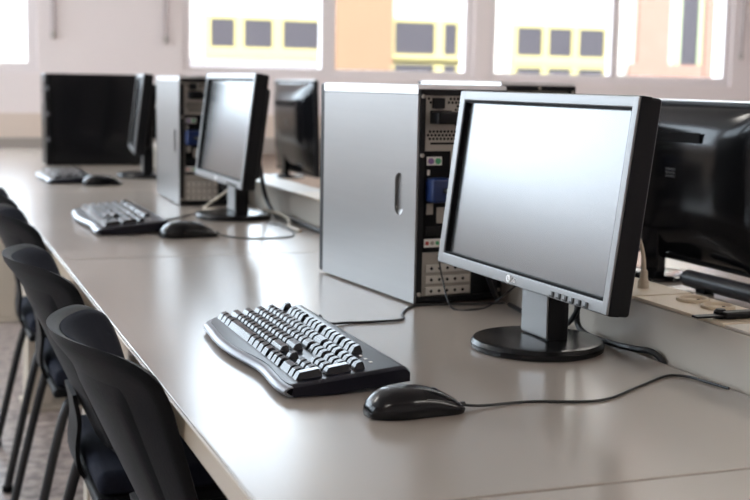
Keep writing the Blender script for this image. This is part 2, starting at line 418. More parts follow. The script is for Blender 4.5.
# ------------------------------------------------------------------ PC tower
def make_tower(label, black=False, name='computer_tower', cords=True):
    W, D, H = 0.175, 0.42, 0.38
    w, d = W / 2, D / 2
    skin = MT['blackgloss'] if black else MT['silver']
    t = thing(name, label, 'computer', (0, 0, 0), 0, 'desktop computer towers')
    # black steel chassis: open at the rear as a frame around the recessed rear plate
    c = MB()
    c.box(-w + 0.0125, w - 0.002, -d + 0.014, d - 0.02, 0.003, H - 0.008)
    c.box(-w + 0.0035, -w + 0.014, -d, -d + 0.0145, 0.004, H - 0.008, 0.001)
    c.box(w - 0.014, w, -d, -d + 0.0145, 0.004, H - 0.008, 0.001)
    c.box(-w + 0.014, w - 0.014, -d, -d + 0.0145, H - 0.018, H - 0.008, 0.001)
    c.box(-w + 0.014, w - 0.014, -d, -d + 0.0145, 0.004, 0.014, 0.001)
    ch = c.build('chassis', MT['blacksteel'], t)
    for sx in (-1, 1):
        for sy in (-1, 1): MB().cyl((sx * (w - 0.03), sy * (d - 0.05), 0.003), 0.012, 0.006, n=16).build('foot', MT['blackmatte'], t)
    # top cover with a lip folded down the sides
    lid = MB()
    lid.prism([(-w, H - 0.016), (-w, H - 0.002), (-w + 0.003, H), (w - 0.003, H), (w, H - 0.002), (w, H - 0.016), (w - 0.002, H - 0.016), (w - 0.002, H - 0.0075), (-w + 0.002, H - 0.0075), (-w + 0.002, H - 0.016)], -d + 0.004, d - 0.02,
              M=Matrix(((1, 0, 0, 0), (0, 0, 1, 0), (0, 1, 0, 0), (0, 0, 0, 1))))
    lid.build('top_cover', MT['blackgloss'] if black else MT['lid'], t)
    # side panels; the visible one with a finger recess
    z0, z1, y0, y1 = 0.004, H - 0.0175, -d + 0.002, d - 0.022
    hy, hz0, hz1, HR = -d + 0.066, 0.152, 0.226, 0.016        # recess: centre and height range
    r0, r1 = hy - HR, hy + HR
    sp = MB()
    X = (-w - 0.0005, -w + 0.0035)
    sp.box(*X, y0, r0, z0, z1); sp.box(*X, r1, y1, z0, z1); sp.box(*X, r0, r1, z0, hz0); sp.box(*X, r0, r1, hz1, z1)
    bmesh.ops.remove_doubles(sp.bm, verts=sp.bm.verts, dist=1e-6)
    spo = sp.build('side_panel', skin, t)
    h = MB()
    h.box(-w + 0.0055, -w + 0.0065, r0, r1, hz0, hz1); h.box(-w + 0.002, -w + 0.0065, r0 - 0.001, r0, hz0, hz1); h.box(-w + 0.002, -w + 0.0065, r1, r1 + 0.001, hz0, hz1); h.box(-w + 0.002, -w + 0.0065, r0, r1, hz1, hz1 + 0.001)
    h.prism([(-w + 0.002, hz0), (-w + 0.0065, hz0 + 0.012), (-w + 0.0065, hz0 - 0.001), (-w + 0.002, hz0 - 0.001)], r0, r1, M=Matrix(((1, 0, 0, 0), (0, 0, 1, 0), (0, 1, 0, 0), (0, 0, 0, 1))))
    n = 8
    for (zc, s) in ((hz1, 1), (hz0, -1)):           # rounded corner fillers of the stadium-shaped recess
        for sy in (-1, 1):
            cy, cz = hy, zc - s * HR
            arc = [(cy + sy * HR * math.cos(a), cz + s * HR * math.sin(a)) for a in [math.pi / 2 * k / n for k in range(n + 1)]]
            poly = arc + [(cy + sy * HR, zc)]
            h.prism(poly, -w - 0.0004, -w + 0.0055, M=Matrix(((0, 0, 1, 0), (1, 0, 0, 0), (0, 1, 0, 0), (0, 0, 0, 1))))
    h.build('handle_recess', skin, spo)
    MB().box(w - 0.0025, w + 0.0005, y0, y1, z0, z1, 0.0008).build('side_panel', skin, t)
    # front bezel
    fb = MB(); fb.box(-w, w, d - 0.0215, d, 0.004, H - 0.001, 0.005, 3); fbo = fb.build('front_bezel', MT['black'] if black else MT['blacksteel'], t)
    for k in range(2): MB().box(-w + 0.014, w - 0.014, d - 0.001, d + 0.002, H - 0.07 - k * 0.05, H - 0.03 - k * 0.05, 0.001).build('drive_door', MT['blackgloss'], fbo)
    MB().cyl((0, d + 0.001, 0.2), 0.012, 0.004, 'Y', 20).build('power_button', MT['kbsilver'], fbo)
    for k in range(3 if black else 0): MB().box(-w - 0.004, -w + 0.004, d - 0.016, d - 0.004, 0.10 + k * 0.105, 0.118 + k * 0.105, 0.002).build('latch', MT['kbsilver'], fbo)
    # rear plate
    yr = -d + 0.008
    zz = lambda px: (304 - px) / 577.0
    xx = lambda px: -w + (px - 415) / 545.0
    rp = MB().box(-w + 0.0142, w - 0.0142, yr, yr + 0.0058, 0.0145, H - 0.0185).build('rear_plate', MT['slotgrey'], t)
    # power supply: perforations, switch, inlet, lower vent and slot
    ps = MB().box(xx(425), xx(505), yr - 0.0012, yr - 0.0002, zz(147), zz(95), 0.0004).build('power_supply', MT['slotgrey'], t)
    v = MB(); v2 = MB()
    for r_ in range(12):
        for c_ in range(20):
            x = xx(427.5) + c_ * 0.0071 + (r_ % 2) * 0.0035; z = zz(98.5) - r_ * 0.0062
            pxx = 415 + (x + w) * 545; pyy = 304 - z * 577
            if pxx > 503: continue
            if pyy < 124 and (430 < pxx < 448) : continue
            if 104 < pyy < 126 and pxx < 455: continue
            if 124 < pyy < 127.5 or pyy > 139: continue
            (v if pyy < 126 else v2).cyl((x, yr - 0.0012, z), 0.0026, 0.0012, 'Y', 6, m=MT['blackmatte'])
    v.build('vent', MT['blackmatte'], ps); v2.build('vent', MT['blackmatte'], ps)
    MB().box(xx(431), xx(443), yr - 0.008, yr - 0.001, zz(108), zz(97.5), 0.001).build('power_switch', MT['black'], ps)
    MB().box(xx(429), xx(452), yr - 0.003, yr - 0.001, zz(123), zz(110), 0.001).build('power_inlet', MT['blackmatte'], ps)
    MB().box(xx(430), xx(500), yr - 0.002, yr - 0.001, zz(143.5), zz(141.5)).build('vent_slot', MT['blackmatte'], ps)
    # port area
    io = MB().box(xx(424.5), xx(452), yr - 0.0015, yr - 0.0002, zz(251), zz(150), 0.0004).build('port_plate', MT['blackmatte'], t)
    p = MB().box(xx(426.5), xx(442.5), yr - 0.003, yr - 0.0016, zz(164), zz(155.5), 0.0005).build('port_panel', MT['white'], io)
    for x_, m_ in ((430.5, 'purple'), (438, 'green')): MB().cyl((xx(x_), yr - 0.004, zz(159.8)), 0.0052, 0.003, 'Y', 18).build('round_port', MT[m_], p)
    MB().box(xx(427), xx(430), yr - 0.003, yr - 0.0016, zz(174), zz(168.5), 0.0005).build('port', MT['bracket'], io)
    MB().box(xx(427), xx(434), yr - 0.004, yr - 0.0016, zz(213), zz(202), 0.0005).build('port', MT['slotgrey'], io)
    MB().box(xx(438), xx(448), yr - 0.004, yr - 0.0016, zz(222), zz(206), 0.0005).build('port', MT['slotgrey'], io)
    MB().box(xx(427), xx(446), yr - 0.004, yr - 0.0016, zz(234), zz(225), 0.0005).build('port', MT['black'], io)
    j = MB().box(xx(425.5), xx(449), yr - 0.003, yr - 0.0016, zz(246), zz(237.5), 0.0005).build('port_panel', MT['white'], io)
    for x_, m_ in ((428.5, 'red'), (434, 'slotgrey'), (439.5, 'green'), (445, 'slotgrey')): MB().cyl((xx(x_), yr - 0.0035, zz(241.8)), 0.0035, 0.002, 'Y', 14).build('round_port', MT[m_], j)
    # three expansion slots with dark screw holes
    for zc in (267.5, 279, 290.5):
        b = MB().box(xx(428), xx(476), yr - 0.0035, yr - 0.0002, zz(zc + 3.9), zz(zc - 3.9), 0.0008).build('slot_bracket', MT['bracket'], t)
        q = MB()
        for k in range(5):
            q.cyl((xx(434 + k * 8.6), yr - 0.0036, zz(zc)), 0.0034, 0.001, 'Y', 4)
        q.build('slot_hole', MT['blackmatte'], b)
        MB().box(xx(480), xx(488), yr - 0.002, yr - 0.0002, zz(zc + 3), zz(zc - 3), 0.0006).build('slot_clip', MT['blacksteel'], b)
    MB().box(xx(478), xx(506), yr - 0.0015, yr - 0.0002, zz(299), zz(262), 0.0004).build('side_plate', MT['blacksteel'], t)
    # screws on the frame
    for (sx, sz) in ((-w + 0.008, H - 0.02), (-w + 0.008, 0.02), (w - 0.008, H - 0.02), (w - 0.008, 0.02), (-w + 0.008, 0.26), (0.0, H - 0.013)):
        MB().cyl((sx, -d - 0.002, sz), 0.0035, 0.004, 'Y', 12).build('screw', MT['slotgrey'], t)
    # mains plug in its inlet
    if not cords: return t
    pl = MB(); pl.box(xx(428), xx(450), yr - 0.036, yr - 0.0031, zz(123), zz(111), 0.004, 3); pl.cyl((xx(452), yr - 0.028, zz(117)), 0.006, 0.02, 'X', 14)
    plo = pl.build('mains_plug', MT['black'], t)
    MB().tube([(xx(455), yr - 0.028, zz(117)), (xx(470), yr - 0.030, zz(122)), (xx(488), yr - 0.03, zz(160)), (xx(494), yr - 0.02, zz(230)), (xx(500), yr - 0.02, zz(297))], 0.0042, 8, 6).build('mains_cord', MT['cable'], plo)
    # monitor plug
    bp = MB(); bp.box(xx(425), xx(447), yr - 0.034, yr - 0.0016, zz(200), zz(176), 0.005, 3)
    bpo = bp.build('video_plug', MT['blue'], t)
    MB().tube([(xx(437), yr - 0.033, zz(188)), (xx(445), yr - 0.06, zz(192)), (xx(465), yr - 0.07, zz(225)), (xx(480), yr - 0.05, zz(270)), (xx(495), yr - 0.04, zz(299))], 0.0045, 8, 6).build('video_cord', MT['cable'], bpo)
    return t
TW = make_tower('large silver computer tower in the middle, rear ports facing the front silver monitor')
dup(TW, (0.845, 3.93, DZ), R(-1.2), 'smaller looking silver computer tower behind the second monitor', scale=1.035)
dup(TW, (1.238, 2.575, DZ), R(2), 'computer tower beyond the trunking, only its rear top shows above the front monitor', scale=1.025)
TW.location = (0.869, 2.168, DZ); TW.rotation_euler.z = R(5.5)
TB = make_tower('black computer tower turned side-on at the far end of the desks', True, cords=False)
TB.scale = (1.05,) * 3; TB.location = (0.755, 5.62, DZ); TB.rotation_euler.z = R(90)

# ------------------------------------------------------------------ silver monitor
def make_monitor(label):
    W, H = 0.50, 0.277
    t = thing('monitor', label, 'monitor', (0, 0, 0), 0, 'silver framed monitors')
    ti = R(7.2)
    # local frame of the panel: x right, y into the panel, z up the panel; centre of its front face
    M = Matrix.Translation((0, -0.030, 0.2335)) @ Matrix.Rotation(-ti, 4, 'X')
    L, Rr, T, B = 0.0175, 0.0125, 0.0145, 0.0165
    f = MB()
    y0, y1 = 0.0, 0.0045
    f.box(-W / 2, -W / 2 + L, y0, y1, -H / 2, H / 2, 0.0018, M=M); f.box(W / 2 - Rr, W / 2, y0, y1, -H / 2, H / 2, 0.0018, M=M)
    f.box(-W / 2 + L - 0.002, W / 2 - Rr + 0.002, y0, y1, H / 2 - T, H / 2, 0.0018, M=M); f.box(-W / 2 + L - 0.002, W / 2 - Rr + 0.002, y0, y1, -H / 2, -H / 2 + B, 0.0018, M=M)
    bz = f.build('bezel', MT['monsilver'], t)
    g = MB()
    a, b, c, d = -W / 2 + L, W / 2 - Rr, -H / 2 + B, H / 2 - T
    q = 0.0035
    g.box(a, a + q, 0.0015, 0.0125, c, d, M=M); g.box(b - 0.0015, b, 0.0015, 0.0125, c, d, M=M); g.box(a + q, b - 0.0015, 0.0015, 0.0125, d - 0.003, d, M=M); g.box(a + q, b - 0.0015, 0.0015, 0.0125, c, c + 0.003, M=M)
    g.build('gasket', MT['blackmatte'], bz)
    MB().box(a + q, b - 0.0015, 0.009, 0.0125, c + 0.003, d - 0.003, M=M).build('screen', MT['screen'], t)
    h = MB()
    h.box(-W / 2 - 0.001, W / 2 + 0.001, 0.0127, 0.036, -H / 2 - 0.001, H / 2 + 0.001, 0.005, 3, M=M)
    for q0, q1, q2, q3 in ((-W / 2 - 0.001, -W / 2 + L - 0.0015, -H / 2 - 0.001, H / 2 + 0.001), (W / 2 - Rr + 0.0015, W / 2 + 0.001, -H / 2 - 0.001, H / 2 + 0.001), (-W / 2 + L - 0.002, W / 2 - Rr + 0.002, H / 2 - T + 0.0015, H / 2 + 0.001), (-W / 2 + L - 0.002, W / 2 - Rr + 0.002, -H / 2 - 0.001, -H / 2 + B - 0.0015)):
        h.box(q0, q1, 0.0042, 0.019, q2, q3, 0.0006, 2, M=M)
    h.box(-W / 2 + 0.04, W / 2 - 0.04, 0.035, 0.056, -H / 2 + 0.025, H / 2 - 0.03, 0.008, 3, M=M)
    h.build('housing', MT['black'], t)
    for u in (0.116, 0.1335, 0.150, 0.1672, 0.1845, 0.2016):
        MB().box(u - 0.0048, u + 0.0048, -0.0022, 0.001, -0.1372, -0.1292, 0.001, M=M).build('button', MT['button'], bz)
        MB().box(u - 0.0048, u + 0.0015, -0.0026, -0.0021, -0.1345, -0.1295, M=M).build('button_mark', MT['monsilver'], bz)
    # round badge and two letters
    lg = MB(); lg.cyl((-0.0085, -0.0006, -0.1305), 0.0058, 0.0012, 'Y', 28, M=M)
    lgo = lg.build('badge', MT['logo'], bz)
    e = MB()
    e.box(-0.0092, -0.0086, -0.0016, -0.0012, -0.1325, -0.1283, m=MT['button'], M=M); e.box(-0.0086, -0.0068, -0.0016, -0.0012, -0.1325, -0.1319, m=MT['button'], M=M)
    e.box(-0.0116, -0.0107, -0.0016, -0.0012, -0.1292, -0.1284, m=MT['button'], M=M)
    e.build('emblem', MT['button'], lgo)
    tx = bpy.data.curves.new('letters', 'FONT'); tx.body = 'LG'; tx.size = 0.0105; tx.extrude = 0.0004
    to = bpy.data.objects.new('letters', tx); COL.objects.link(to); to.parent = bz
    to.matrix_local = M @ Matrix.Translation((-0.0005, -0.0006, -0.1342)) @ Matrix.Rotation(R(90), 4, 'X')
    tx.materials.append(MT['logo'])
    bpy.context.view_layer.update()
    lm = bpy.data.meshes.new_from_object(to.evaluated_get(bpy.context.evaluated_depsgraph_get()))
    ml = to.matrix_local.copy(); bpy.data.objects.remove(to)
    to = bpy.data.objects.new('letters', lm); COL.objects.link(to); to.parent = bz; to.matrix_local = ml
    # stand: black column with a silver front cover on an oval glossy base
    s = MB()
    s.prism([(-0.038, -0.004), (-0.038, 0.020), (-0.033, 0.032), (0.033, 0.032), (0.038, 0.020), (0.038, -0.004)], 0.008, 0.19, 0.003)
    s.box(-0.05, 0.05, 0.03, 0.052, 0.14, 0.25, 0.008, 3)
    so = s.build('stand_column', MT['black'], t)
    MB().box(-0.0375, 0.0375, -0.0075, -0.0042, 0.0205, 0.175, 0.002, 3).build('column_cover', MT['monsilver'], so)
    MB().lathe([(0, 0), (0.094, 0), (0.097, 0.002), (0.0975, 0.009), (0.094, 0.0145), (0.085, 0.0165), (0.0, 0.0195)], (0, 0.0, 0), 72).build('stand_base', MT['basegloss'], t)
    return t
M1 = make_monitor('silver framed monitor with blank bright screen in front of the big tower')
M2 = dup(M1, (0.832, 3.365, DZ), R(-89.5), 'silver framed monitor on the second desk, left of the big tower', scale=1.08)
M3 = dup(M1, (0.842, 4.86, DZ), R(-97), 'farthest silver framed monitor, seen nearly edge-on beside the black tower', scale=1.08)
M1.location = (0.848, 1.585, DZ); M1.rotation_euler.z = R(-88.1)

# ------------------------------------------------------------------ black monitors of the opposite row, seen from behind
def make_black_monitor(label, W=0.50, H=0.318, zc=0.199):
    t = thing('black_monitor', label, 'monitor', (0, 0, 0), 0, 'black monitors of the far row')
    M = Matrix.Translation((0, -0.03, zc)) @ Matrix.Rotation(R(-2), 4, 'X')
    MB().box(-W / 2, W / 2, 0, 0.02, -H / 2, H / 2, 0.005, 3, M=M).build('bezel', MT['black'], t)
    MB().box(-W / 2 + 0.016, W / 2 - 0.016, -0.001, 0.001, -H / 2 + 0.02, H / 2 - 0.016, M=M).build('screen', MT['screen'], t)
    b = MB(); b.slab(lambda u, v: M @ Vector(((u - 0.5) * (W - 0.012), 0.02 + 0.033 * (1 - abs(2 * u - 1) ** 5) * (1 - abs(2 * v - 1) ** 5), (v - 0.5) * (H - 0.016))),
                     lambda u, v: M @ Vector(((u - 0.5) * (W - 0.012), 0.0195, (v - 0.5) * (H - 0.016))), 36, 26)
    bo = b.build('back_cover', MT['blackgloss'], t, 60)
    MB().box(-W / 2 - 0.001, W / 2 + 0.001, 0.003, 0.016, H / 2 - 0.0005, H / 2 + 0.0025, 0.001, M=M).build('lit_top_edge', MT['lid'], t)  # pale strip stands in for light caught on the bezel's top edge
    v = MB().box(-0.10, 0.14, 0.0525, 0.0545, 0.082, 0.102, 0.001, M=M).build('vent', MT['blackmatte'], bo)
    q = MB()
    for k in range(38): q.box(-0.097 + k * 0.0062, -0.094 + k * 0.0062, 0.0543, 0.056, 0.0835, 0.1005, M=M)
    q.build('vent_slat', MT['black'], v)
    l = MB()
    for k in range(3): l.box(-0.02, 0.012, 0.0525, 0.0545, 0.012 + k * 0.007, 0.016 + k * 0.007, 0.0006, M=M)
    l.build('emblem', MT['button'], bo)
    MB().prism([(0.04, -0.006), (0.04, 0.016), (0.10, 0.016), (0.10, -0.006)], 0.008, 0.12, 0.004).build('stand_column', MT['blackgloss'], t)
    MB().lathe([(0, 0), (0.072, 0), (0.075, 0.003), (0.073, 0.008), (0.065, 0.011), (0, 0.014)], (0.07, 0.0, 0), 56).build('stand_base', MT['blackgloss'], t)
    return t
B1 = make_black_monitor('big glossy black monitor seen from behind at the right edge')
B2 = make_black_monitor('glossy black monitor seen from behind, between second monitor and big tower', 0.54, 0.365, 0.205)
B2.location = (1.40, 4.72, DZ); B2.rotation_euler.z = R(90)
B1.location = (1.408, 2.07, DZ); B1.rotation_euler.z = R(90)

# rounded black bar on the far desk
t = thing('sound_bar', 'rounded black bar lying under the big black monitor beyond the trunking', 'sound bar', (1.392, 1.76, DZ), R(1))
MB().lathe([(0, -0.245), (0.009, -0.2445), (0.0145, -0.241), (0.0165, -0.234), (0.0165, 0.234), (0.0145, 0.241), (0.009, 0.2445), (0, 0.245)], (0, 0, 0), 28, M=Matrix.Translation((0, 0, 0.0205)) @ Matrix.Rotation(R(90), 4, 'X')).build('body', MT['bar'], t)
for y in (-0.18, 0.18): MB().box(-0.012, 0.012, y - 0.015, y + 0.015, 0.0, 0.008, 0.002).build('foot', MT['blackmatte'], t)
# ------------------------------------------------------------------ keyboard
U = 0.0187
def key_mesh(wu, du=1.0, h=0.0095, cache={}):
    k = (wu, du)
    if k not in cache:
        w, d = wu * U - 0.0016, du * U - 0.0016
        t = bmesh.new(); bmesh.ops.create_cube(t, size=1)
        for v in t.verts:
            top = v.co.z > 0
            v.co = Vector((v.co.x * (w - (0.0045 if top else 0)), v.co.y * (d - (0.0090 if top else 0)) + (0.0028 if top else 0), (v.co.z + 0.5) * h + ((0.0012 if v.co.y > 0 else 0) if top else 0)))
        bmesh.ops.bevel(t, geom=list(t.edges), offset=0.0009, segments=2, affect='EDGES')
        me = bpy.data.meshes.new('key'); t.to_mesh(me); t.free(); me.materials.append(MT['key'])
        for p in me.polygons: p.use_smooth = True
        me.set_sharp_from_angle(angle=R(40)); cache[k] = me
    return cache[k]
KL = 0.455; KF = -0.086; KB = 0.084           # length, front and back edges (local y)
TILT = math.atan2(0.017, KB - KF)
def make_keyboard(label):
    t = thing('keyboard', label, 'keyboard', (0, 0, 0), 0, 'black computer keyboards')
    x0, x1 = -KL / 2, KL / 2
    def front(x):                                # wavy palm-rest edge
        s = (x - x0) / KL
        return KF - 0.009 * math.exp(-((s - 0.36) / 0.22) ** 2) + 0.006 * math.exp(-((s - 0.72) / 0.14) ** 2) + 0.016 * max(0, (0.10 - s) / 0.10) ** 2 + 0.004 * max(0, (s - 0.92) / 0.08) ** 2
    def ztop(y): return 0.0145 + (y - KF) * math.tan(TILT)
    n = 44
    # body: upper deck as a solid between top and bottom surfaces
    def top(u, v):
        x = x0 + u * KL; fy = front(x) + 0.014; y = fy + v * (KB - fy)
        e = min(1, (1 - v) / 0.06, ) ; e2 = min(1, u / 0.012, (1 - u) / 0.012)
        return Vector((x, y, ztop(y) - 0.006 * (1 - e) ** 2 - 0.003 * (1 - e2) ** 2))
    def bot(u, v):
        x = x0 + u * KL; fy = front(x) + 0.012; y = fy + v * (KB - fy)
        return Vector((x, y, max(0.002, ztop(y) - 0.0175 - 0.002)))
    MB().slab(top, bot, n * 2, 30).build('body', MT['kbbody'], t, 50)
    # silver rolled palm trim along the front edge
    def roll(rad, dz):
        def f(u, v):
            x = x0 + u * KL; a = v * math.pi * 0.94 + 0.1
            yc = front(x) + 0.015
            return Vector((x, yc - rad * 1.25 * math.sin(a), 0.0085 + dz - rad * 0.62 * math.cos(a) if True else 0))
        return f
    MB().slab(roll(0.0105, 0.0), roll(0.0075, 0.0), n, 12).build('palm_trim', MT['kbsilver'], t, 60)
    for s in (-1, 1): MB().box(s * 0.17 - 0.012, s * 0.17 + 0.012, KB - 0.022, KB - 0.012, 0.0, ztop(KB - 0.017) - 0.018, 0.001).build('foot', MT['blackmatte'], t)
    for s in (-1, 1): MB().box(s * 0.17 - 0.012, s * 0.17 + 0.012, KF + 0.02, KF + 0.028, 0.0, 0.004, 0.001).build('foot', MT['blackmatte'], t)
    # keys
    def key(cx, cy, wu=1.0, du=1.0):
        o = bpy.data.objects.new('key', key_mesh(wu, du)); COL.objects.link(o); o.parent = t
        wn = o.modifiers.new('weighted_normal', 'WEIGHTED_NORMAL'); wn.mode = 'FACE_AREA'; wn.weight = 100; wn.keep_sharp = True
        o.location = (cx, cy, ztop(cy) - 0.0012); o.rotation_euler = (TILT, 0, 0)
    kx = x0 + 0.0115
    ky = KF + 0.035
    rows = [[1.25, 1.25, 1.25, 6.25, 1.25, 1.25, 1.25, 1.25], [2.25] + [1] * 10 + [2.75], [1.75] + [1] * 11 + [2.25], [1.5] + [1] * 12 + [1.5], [1] * 13 + [2]]
    for r, row in enumerate(rows):
        x = kx
        for wu in row: key(x + wu * U / 2, ky + r * U, wu); x += wu * U
    fy = ky + 5.35 * U
    x = kx; key(x + U / 2, fy)
    for g in range(3):
        for k in range(4): key(kx + (2 + g * 4.5 + k) * U + U / 2, fy)
    nx = kx + 15 * U + 0.006
    for k in range(3):
        key(nx + (k + 0.5) * U, fy); key(nx + (k + 0.5) * U, ky + 4 * U); key(nx + (k + 0.5) * U, ky + 3 * U); key(nx + (k + 0.5) * U, ky)
    key(nx + 1.5 * U, ky + U)
    px = nx + 3 * U + 0.006
    for r in range(4):
        for k in range(3):
            if r == 0: continue
            key(px + (k + 0.5) * U, ky + r * U)
    for k in range(4): key(px + (k + 0.5) * U, ky + 4 * U)
    key(px + U, ky, 2.0); key(px + 2.5 * U, ky); key(px + 3.5 * U, ky + 0.5 * U, 1.0, 2.0); key(px + 3.5 * U, ky + 2.5 * U, 1.0, 2.0)
    for k in range(3): MB().box(px + (0.5 + k) * U - 0.003, px + (0.5 + k) * U + 0.003, fy - 0.002, fy + 0.002, ztop(fy) - 0.001, ztop(fy) + 0.0006, 0.0004).build('indicator_light', MT['white'], t)
    return t
K1 = make_keyboard('large sharp black keyboard with silver front edge on the front desk')
KR = R(-90)
K2 = dup(K1, (0.497, 3.29, DZ), KR, 'black keyboard on the second desk, beside the second mouse', scale=1.1)
K3 = dup(K1, (0.525, 4.79, DZ), KR, 'farthest black keyboard, in front of the black tower')
K1.location = (0.489, 1.629, DZ); K1.rotation_euler.z = KR

# ------------------------------------------------------------------ mouse (local +Y is the cable end)
def make_mouse(label):
    t = thing('mouse', label, 'computer mouse', (0, 0, 0), 0, 'black computer mice')
    Lm, Wm, Hm = 0.118, 0.031, 0.0335
    def hh(s): return Hm * (max(0.0, 1 - abs((s - 0.36) / 0.365) ** 2.3) ** 0.5 if s < 0.36 else (0.22 + 0.78 * max(0, 1 - ((s - 0.36) / 0.64) ** 2.2) ** 0.8))
    def ww(s): return Wm * (max(0, 1 - abs((s - 0.42) / 0.425) ** 2.6) ** 0.45 if s < 0.42 else 1 - 0.08 * math.sin((s - 0.42) / 0.58 * math.pi) - 0.10 * ((s - 0.42) / 0.58) ** 2 - 0.22 * max(0, (s - .88) / .12) ** 2)
    def P(s, a, k=1.0):
        # a in 0..1 goes round the cross-section over the top
        th = math.pi * a; c, sn = math.cos(th), math.sin(th)
        x = ww(s) * k * math.copysign(abs(c) ** 0.75, c); z = 0.006 + max(0.001, hh(s) * k - 0.006) * abs(sn) ** 0.8
        return Vector((x, (s - 0.5) * Lm, z))
    b = MB()
    b.slab(lambda u, v: P(0.004 + 0.992 * u, v), lambda u, v: Vector((P(0.004 + 0.992 * u, v).x * 0.93, (0.004 + 0.992 * u - 0.5) * Lm * 0.98, 0.0008)), 40, 28)
    b.build('body', MT['mouse'], t, 60)
    for a0, a1 in ((0.16, 0.47), (0.53, 0.84)):
        MB().slab(lambda u, v: P(0.56 + 0.37 * u, a0 + (a1 - a0) * v) + Vector((0, 0, 0.0004)), lambda u, v: P(0.56 + 0.37 * u, a0 + (a1 - a0) * v) - Vector((0, 0, 0.002)), 16, 10).build('button', MT['mouse'], t, 60)
    MB().cyl((0, 0.026, hh(0.72) - 0.0062), 0.008, 0.006, 'X', 24, bev=0.0015).build('scroll_wheel', MT['kbbody'], t)
    MB().cyl((0, 0.062, 0.0058), 0.003, 0.012, 'Y', 12).build('cable_sleeve', MT['cable'], t)
    return t
C1 = make_mouse('large black mouse at the front, beside the front keyboard')
C2 = dup(C1, (0.62, 2.975, DZ), R(-84), 'black mouse on the second desk, right of the second keyboard', scale=1.18)
C3 = dup(C1, (0.625, 4.50, DZ), R(-86), 'farthest black mouse, in front of the edge-on monitor', scale=1.15)
C1.location = (0.535, 1.30, DZ); C1.rotation_euler.z = R(-88)

# ------------------------------------------------------------------ leads (parts of what they belong to)
z = DZ
cable('cable', C1, [(0.598, 1.298, z + .0058), (0.625, 1.298, z + .003), (0.69, 1.303, z + .0018), (0.775, 1.284, z + .0018), (0.862, 1.333, z + .0018), (0.93, 1.373, z + .0018), (0.955, 1.36, z + .0018), (0.962, 1.325, z + .0018), (0.968, 1.29, z + .0018)], 0.0017, MT['cable'])
cable('cable', K1, [(0.582, 1.80, z + .022), (0.60, 1.815, z + .006), (0.64, 1.828, z + .0022), (0.70, 1.826, z + .0022), (0.735, 1.835, z + .0022), (0.752, 1.88, z + .0022), (0.79, 1.935, z + .0022), (0.83, 1.947, z + .0022), (0.90, 1.935, z + .0022), (0.965, 1.93, z + .0022)], 0.002, MT['cable'])
cable('thin_cable', TW, [(0.850, 1.962, z + .085), (0.847, 1.935, z + .05), (0.852, 1.905, z + .004), (0.885, 1.885, z + .0019), (0.925, 1.905, z + .004), (0.945, 1.88, z + .03), (0.94, 1.80, z + .07)], 0.0016, MT['cable'])
cable('power_cord', M1, [(0.905, 1.60, z + .16), (0.94, 1.62, z + .10), (0.955, 1.66, z + .03), (0.958, 1.64, z + .006), (0.958, 1.56, z + .006), (0.960, 1.50, z + .010), (0.972, 1.475, z + .010), (0.980, 1.458, z - .002), (0.980, 1.452, z - .03)], 0.0048, MT['cable'])
cable('video_cord', M1, [(0.905, 1.56, z + .16), (0.925, 1.585, z + .09), (0.935, 1.65, z + .02), (0.93, 1.72, z + .005), (0.945, 1.80, z + .005), (0.96, 1.90, z + .005)], 0.004, MT['cable'])
cable('cable', C2, [(0.694, 2.968, z + .0066), (0.712, 2.95, z + .003), (0.74, 2.91, z + .0018), (0.80, 2.895, z + .0018), (0.87, 2.92, z + .0018), (0.90, 3.02, z + .0018), (0.91, 3.14, z + .0018), (0.89, 3.2, z + .0018)], 0.0017, MT['cable'])
cable('cable', K2, [(0.573, 3.30, z + .022), (0.60, 3.30, z + .004), (0.66, 3.36, z + .0022), (0.72, 3.44, z + .0022), (0.78, 3.53, z + .0022), (0.86, 3.60, z + .0022)], 0.002, MT['cable'])
cable('video_cord', M2, [(0.875, 3.46, z + .10), (0.84, 3.54, z + .05), (0.80, 3.60, z + .006), (0.82, 3.56, z + .004), (0.87, 3.53, z + .004), (0.93, 3.50, z + .004)], 0.0035, MT['beigecable'])
cable('power_cord', M2, [(0.91, 3.38, z + .15), (0.945, 3.45, z + .06), (0.955, 3.40, z + .012), (0.958, 3.30, z + .008), (0.96, 3.20, z + .008), (0.96, 3.05, z + .007), (0.962, 2.95, z + .007)], 0.006, MT['cable'])
t = thing('loose_cable', 'pale beige cable loop on the second desk beside the big tower', 'cable', (0.945, 3.2, DZ))
MB().tube([(-0.03, 0.25, 0.006), (-0.03, 0.16, 0.02), (0.0, 0.08, 0.018), (0.0, 0.0, 0.008), (-0.03, -0.1, 0.005), (-0.03, -0.2, 0.005)], 0.0045, 8, 8).build('cord', MT['beigecable'], t)
t = thing('loose_cable', 'short curl of dark cable on the desk beyond the trunking, beside the sockets', 'cable', (1.40, 1.63, DZ))
MB().tube([(-0.03, 0.07, 0.004), (0.0, 0.06, 0.004), (0.03, 0.02, 0.004), (0.05, -0.03, 0.004), (0.045, -0.07, 0.004), (0.01, -0.09, 0.004)], 0.0028, 8, 8).build('cord', MT['cable'], t)
t = thing('loose_cable', 'thin grey cable lying on the desk beyond the trunking, beneath the big black monitor', 'cable', (1.30, 2.16, DZ))
MB().tube([(-0.06, 0.06, 0.003), (0.0, 0.03, 0.003), (0.03, -0.03, 0.003), (0.04, -0.1, 0.003)], 0.003, 8, 8).build('cord', MT['greycable'], t)

